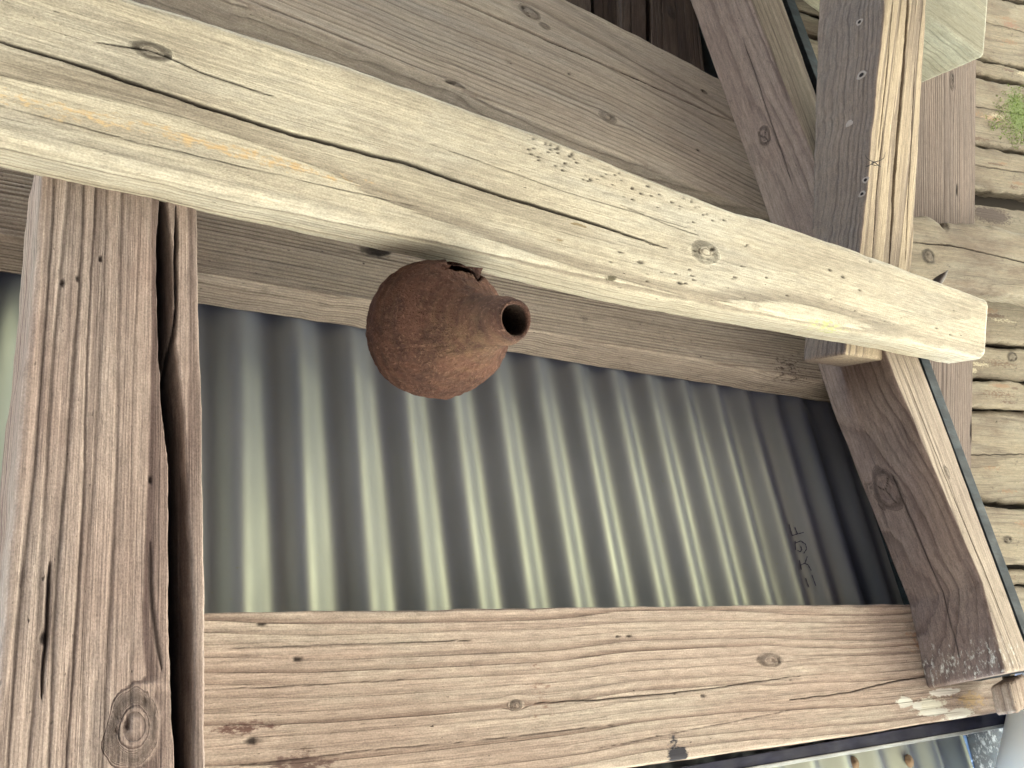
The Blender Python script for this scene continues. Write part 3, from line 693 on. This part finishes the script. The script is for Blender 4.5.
# squash of the top where it is plastered to the beam
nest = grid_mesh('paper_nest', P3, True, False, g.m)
me = nest.data
arc = np.linalg.norm(P3-tip, axis=-1); at = me.attributes.new('arc', 'FLOAT', 'POINT'); at.data.foreach_set('value', arc.astype(np.float32).ravel())
at = me.attributes.new('ins', 'FLOAT', 'POINT'); at.data.foreach_set('value', (np.where(np.arange(len(prof)) >= len(prof)-4, 1.0, 0.0)[:, None]*np.ones(nq)).astype(np.float32).ravel())  # mask for the painted shade inside the spout
pch = CAM+ray(478, 352)*((zB-.055)/FPX); oc = np.exp(-(np.linalg.norm(P3-pch, axis=-1)/.026)**2); at = me.attributes.new('och', 'FLOAT', 'POINT'); at.data.foreach_set('value', oc.astype(np.float32).ravel())
import bmesh
pc = (P3.reshape(-1, 3)-CAM) @ R; qx = CX+FPX*pc[:, 0]/pc[:, 2]; qy = CY+FPX*pc[:, 1]/pc[:, 2]
poly = [(445, 258), (490, 262), (484, 277), (477, 281), (472, 274), (460, 271), (449, 270)]
ins = np.zeros(len(qx), bool); jx = qx+.8*fbm(qx*.5, qy*.5, 2, 2); jy = qy+1.2*fbm(qx*.4, qy*.4, 6, 2)
for i in range(len(poly)):
    (xa, ya), (xb, yb) = poly[i], poly[i-1]
    ins ^= ((ya > jy) != (yb > jy)) & (jx < (xb-xa)*(jy-ya)/((yb-ya) or 1e-9)+xa)
ins &= pc[:, 2] < zB
bm = bmesh.new(); bm.from_mesh(me); bm.verts.ensure_lookup_table()
bmesh.ops.delete(bm, geom=[bm.verts[int(i)] for i in np.nonzero(ins)[0]], context='VERTS'); bm.to_mesh(me); bm.free()
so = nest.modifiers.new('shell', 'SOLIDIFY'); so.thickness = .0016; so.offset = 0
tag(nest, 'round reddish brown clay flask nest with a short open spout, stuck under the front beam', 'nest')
# torn fringe where the shell meets the beam
def ribbon(name, pts_top, pts_bot, mat, parent, th_=.0012):
    n_ = len(pts_top); vv = []; ff = []
    for a_, b_ in zip(pts_top, pts_bot):
        nn = nrm(CAM-a_)*th_; vv += [a_, b_, b_-nn, a_-nn]
    for i in range(n_-1):
        k = i*4
        for j in range(4): ff.append((k+j, k+(j+1) % 4, k+4+(j+1) % 4, k+4+j))
    ff += [(3, 2, 1, 0), (n_*4-4, n_*4-3, n_*4-2, n_*4-1)]
    return link(name, vv, ff, mat, parent)
rs = random.Random(8)
def cp(px, py, z): return CAM+ray(px, py)*(z/FPX)
xs_ = np.linspace(430, 483, 30)
tp, bt_ = [], []
for x_ in xs_:
    yb = 262+(x_-404)*.10; z_ = .600+.002*math.sin(x_*.3)
    lo = np.interp(x_, [404, 425, 447, 452, 462, 472, 474, 478, 483], [272, 271, 270, 265, 267, 269, 272, 281, 268])+rs.uniform(-.7, .7)
    tp.append(cp(x_, yb-2, z_)); bt_.append(cp(x_, lo, z_))
ribbon('torn_fringe', tp, bt_, g.m, nest)

# ------------------------------------------------------------------ spider and thorn
g = G('spider_black'); g.b.inputs['Base Color'].default_value = (.012, .010, .010, 1); g.b.inputs['Roughness'].default_value = .5
def tube(pts, rads, seg=8):
    vv, ff = [], []
    for i, p in enumerate(pts):
        t = nrm(pts[min(i+1, len(pts)-1)]-pts[max(i-1, 0)]); a = nrm(np.cross(t, (0.2, .3, .9))); b = np.cross(t, a)
        for k in range(seg): vv.append(p+(a*math.cos(2*math.pi*k/seg)+b*math.sin(2*math.pi*k/seg))*rads[i])
    for i in range(len(pts)-1):
        for k in range(seg): ff.append((i*seg+k, i*seg+(k+1) % seg, (i+1)*seg+(k+1) % seg, (i+1)*seg+k))
    ff += [tuple(range(seg))[::-1], tuple((len(pts)-1)*seg+k for k in range(seg))]
    return vv, ff
zs = (HB+BT)/(UP@ray(873, 162))*FPX-.003
SP = bpy.data.objects.new('spider', None); COL.objects.link(SP); SP.location = cp(874, 163, zs).tolist()
tag(SP, 'tiny dark long legged spider on the edge of the split post', 'spider')
o0 = np.array(SP.location)
def z2(x, y): return (840+x/10.97, 130+y/10.97)
vv, ff = tube([cp(*z2(352, 356), zs)-o0, cp(*z2(366, 360), zs)-o0, cp(*z2(378, 352), zs-.0005)-o0, cp(*z2(392, 352), zs)-o0], [.0003, .0010, .0008, .0004]); link('body', vv, ff, g.m, SP)
for lg in ([(375, 350), (330, 335), (290, 305), (272, 265)], [(380, 350), (430, 338), (480, 310), (500, 245)], [(372, 358), (335, 380), (300, 400), (268, 396)],
           [(385, 356), (410, 380), (450, 405)], [(372, 352), (350, 362), (352, 378), (390, 390), (430, 392)], [(370, 362), (330, 384), (290, 396)]):
    Q = [cp(*z2(*p), zs-.001*(i in (1, 2)))-o0 for i, p in enumerate(lg)]
    vv, ff = tube(Q, [.00045]+[.0004]*(len(Q)-2)+[.00018], 6); link('leg', vv, ff, g.m, SP)
zt = .70/(UP@ray(940, 278))*FPX
vv, ff = tube([cp(934, 286, zt), cp(939, 280, zt), cp(944, 275, zt), cp(948, 270.5, zt)], [.0075, .006, .0035, .0006], 8)
tag(link('bark_sliver', vv, ff, G('sliver').m), 'small dark pointed sliver sticking up behind the pale front beam', 'sliver')
bpy.data.materials['sliver'].node_tree.nodes['Principled BSDF'].inputs['Base Color'].default_value = (.025, .015, .012, 1)

# ------------------------------------------------------------------ moss on the waney boards
g = G('moss_green'); g.put(g.b.inputs['Base Color'], g.mix(g.noise((150, 150, 150), 3), (.10, .17, .035), (.21, .27, .09))); g.b.inputs['Roughness'].default_value = .9
vv, ff = [], []
rm = random.Random(5)
while len(ff) < 3600:
    x_, y_ = rm.uniform(985, 1060), rm.uniform(82, 156)
    e_ = ((x_-1024)/38)**2+((y_-116)/34)**2
    if e_ + .9*float(fbm(np.array(x_*.13), np.array(y_*.13), 2.0, 3)) > .75 or abs(y_-149-(x_-1000)*.16) < 2 or rm.random() < .25: continue
    p_ = hit(x_, y_, (UP, .818+rm.uniform(-.001, .004))); h_ = rm.uniform(.001, .0032)
    d_ = nrm([rm.uniform(-1, 1), rm.uniform(-1, 1), rm.uniform(-1.2, .1)]); sd_ = nrm(np.cross(d_, [rm.uniform(-1, 1), rm.uniform(-1, 1), .3]))*h_*.4
    b_ = len(vv); vv += [p_-sd_, p_+sd_, p_+d_*h_]; ff.append((b_, b_+1, b_+2))
tag(link('moss', vv, ff, g.m, None, False), 'patch of short yellow green moss growing on the waney boards', 'moss', kind='stuff')
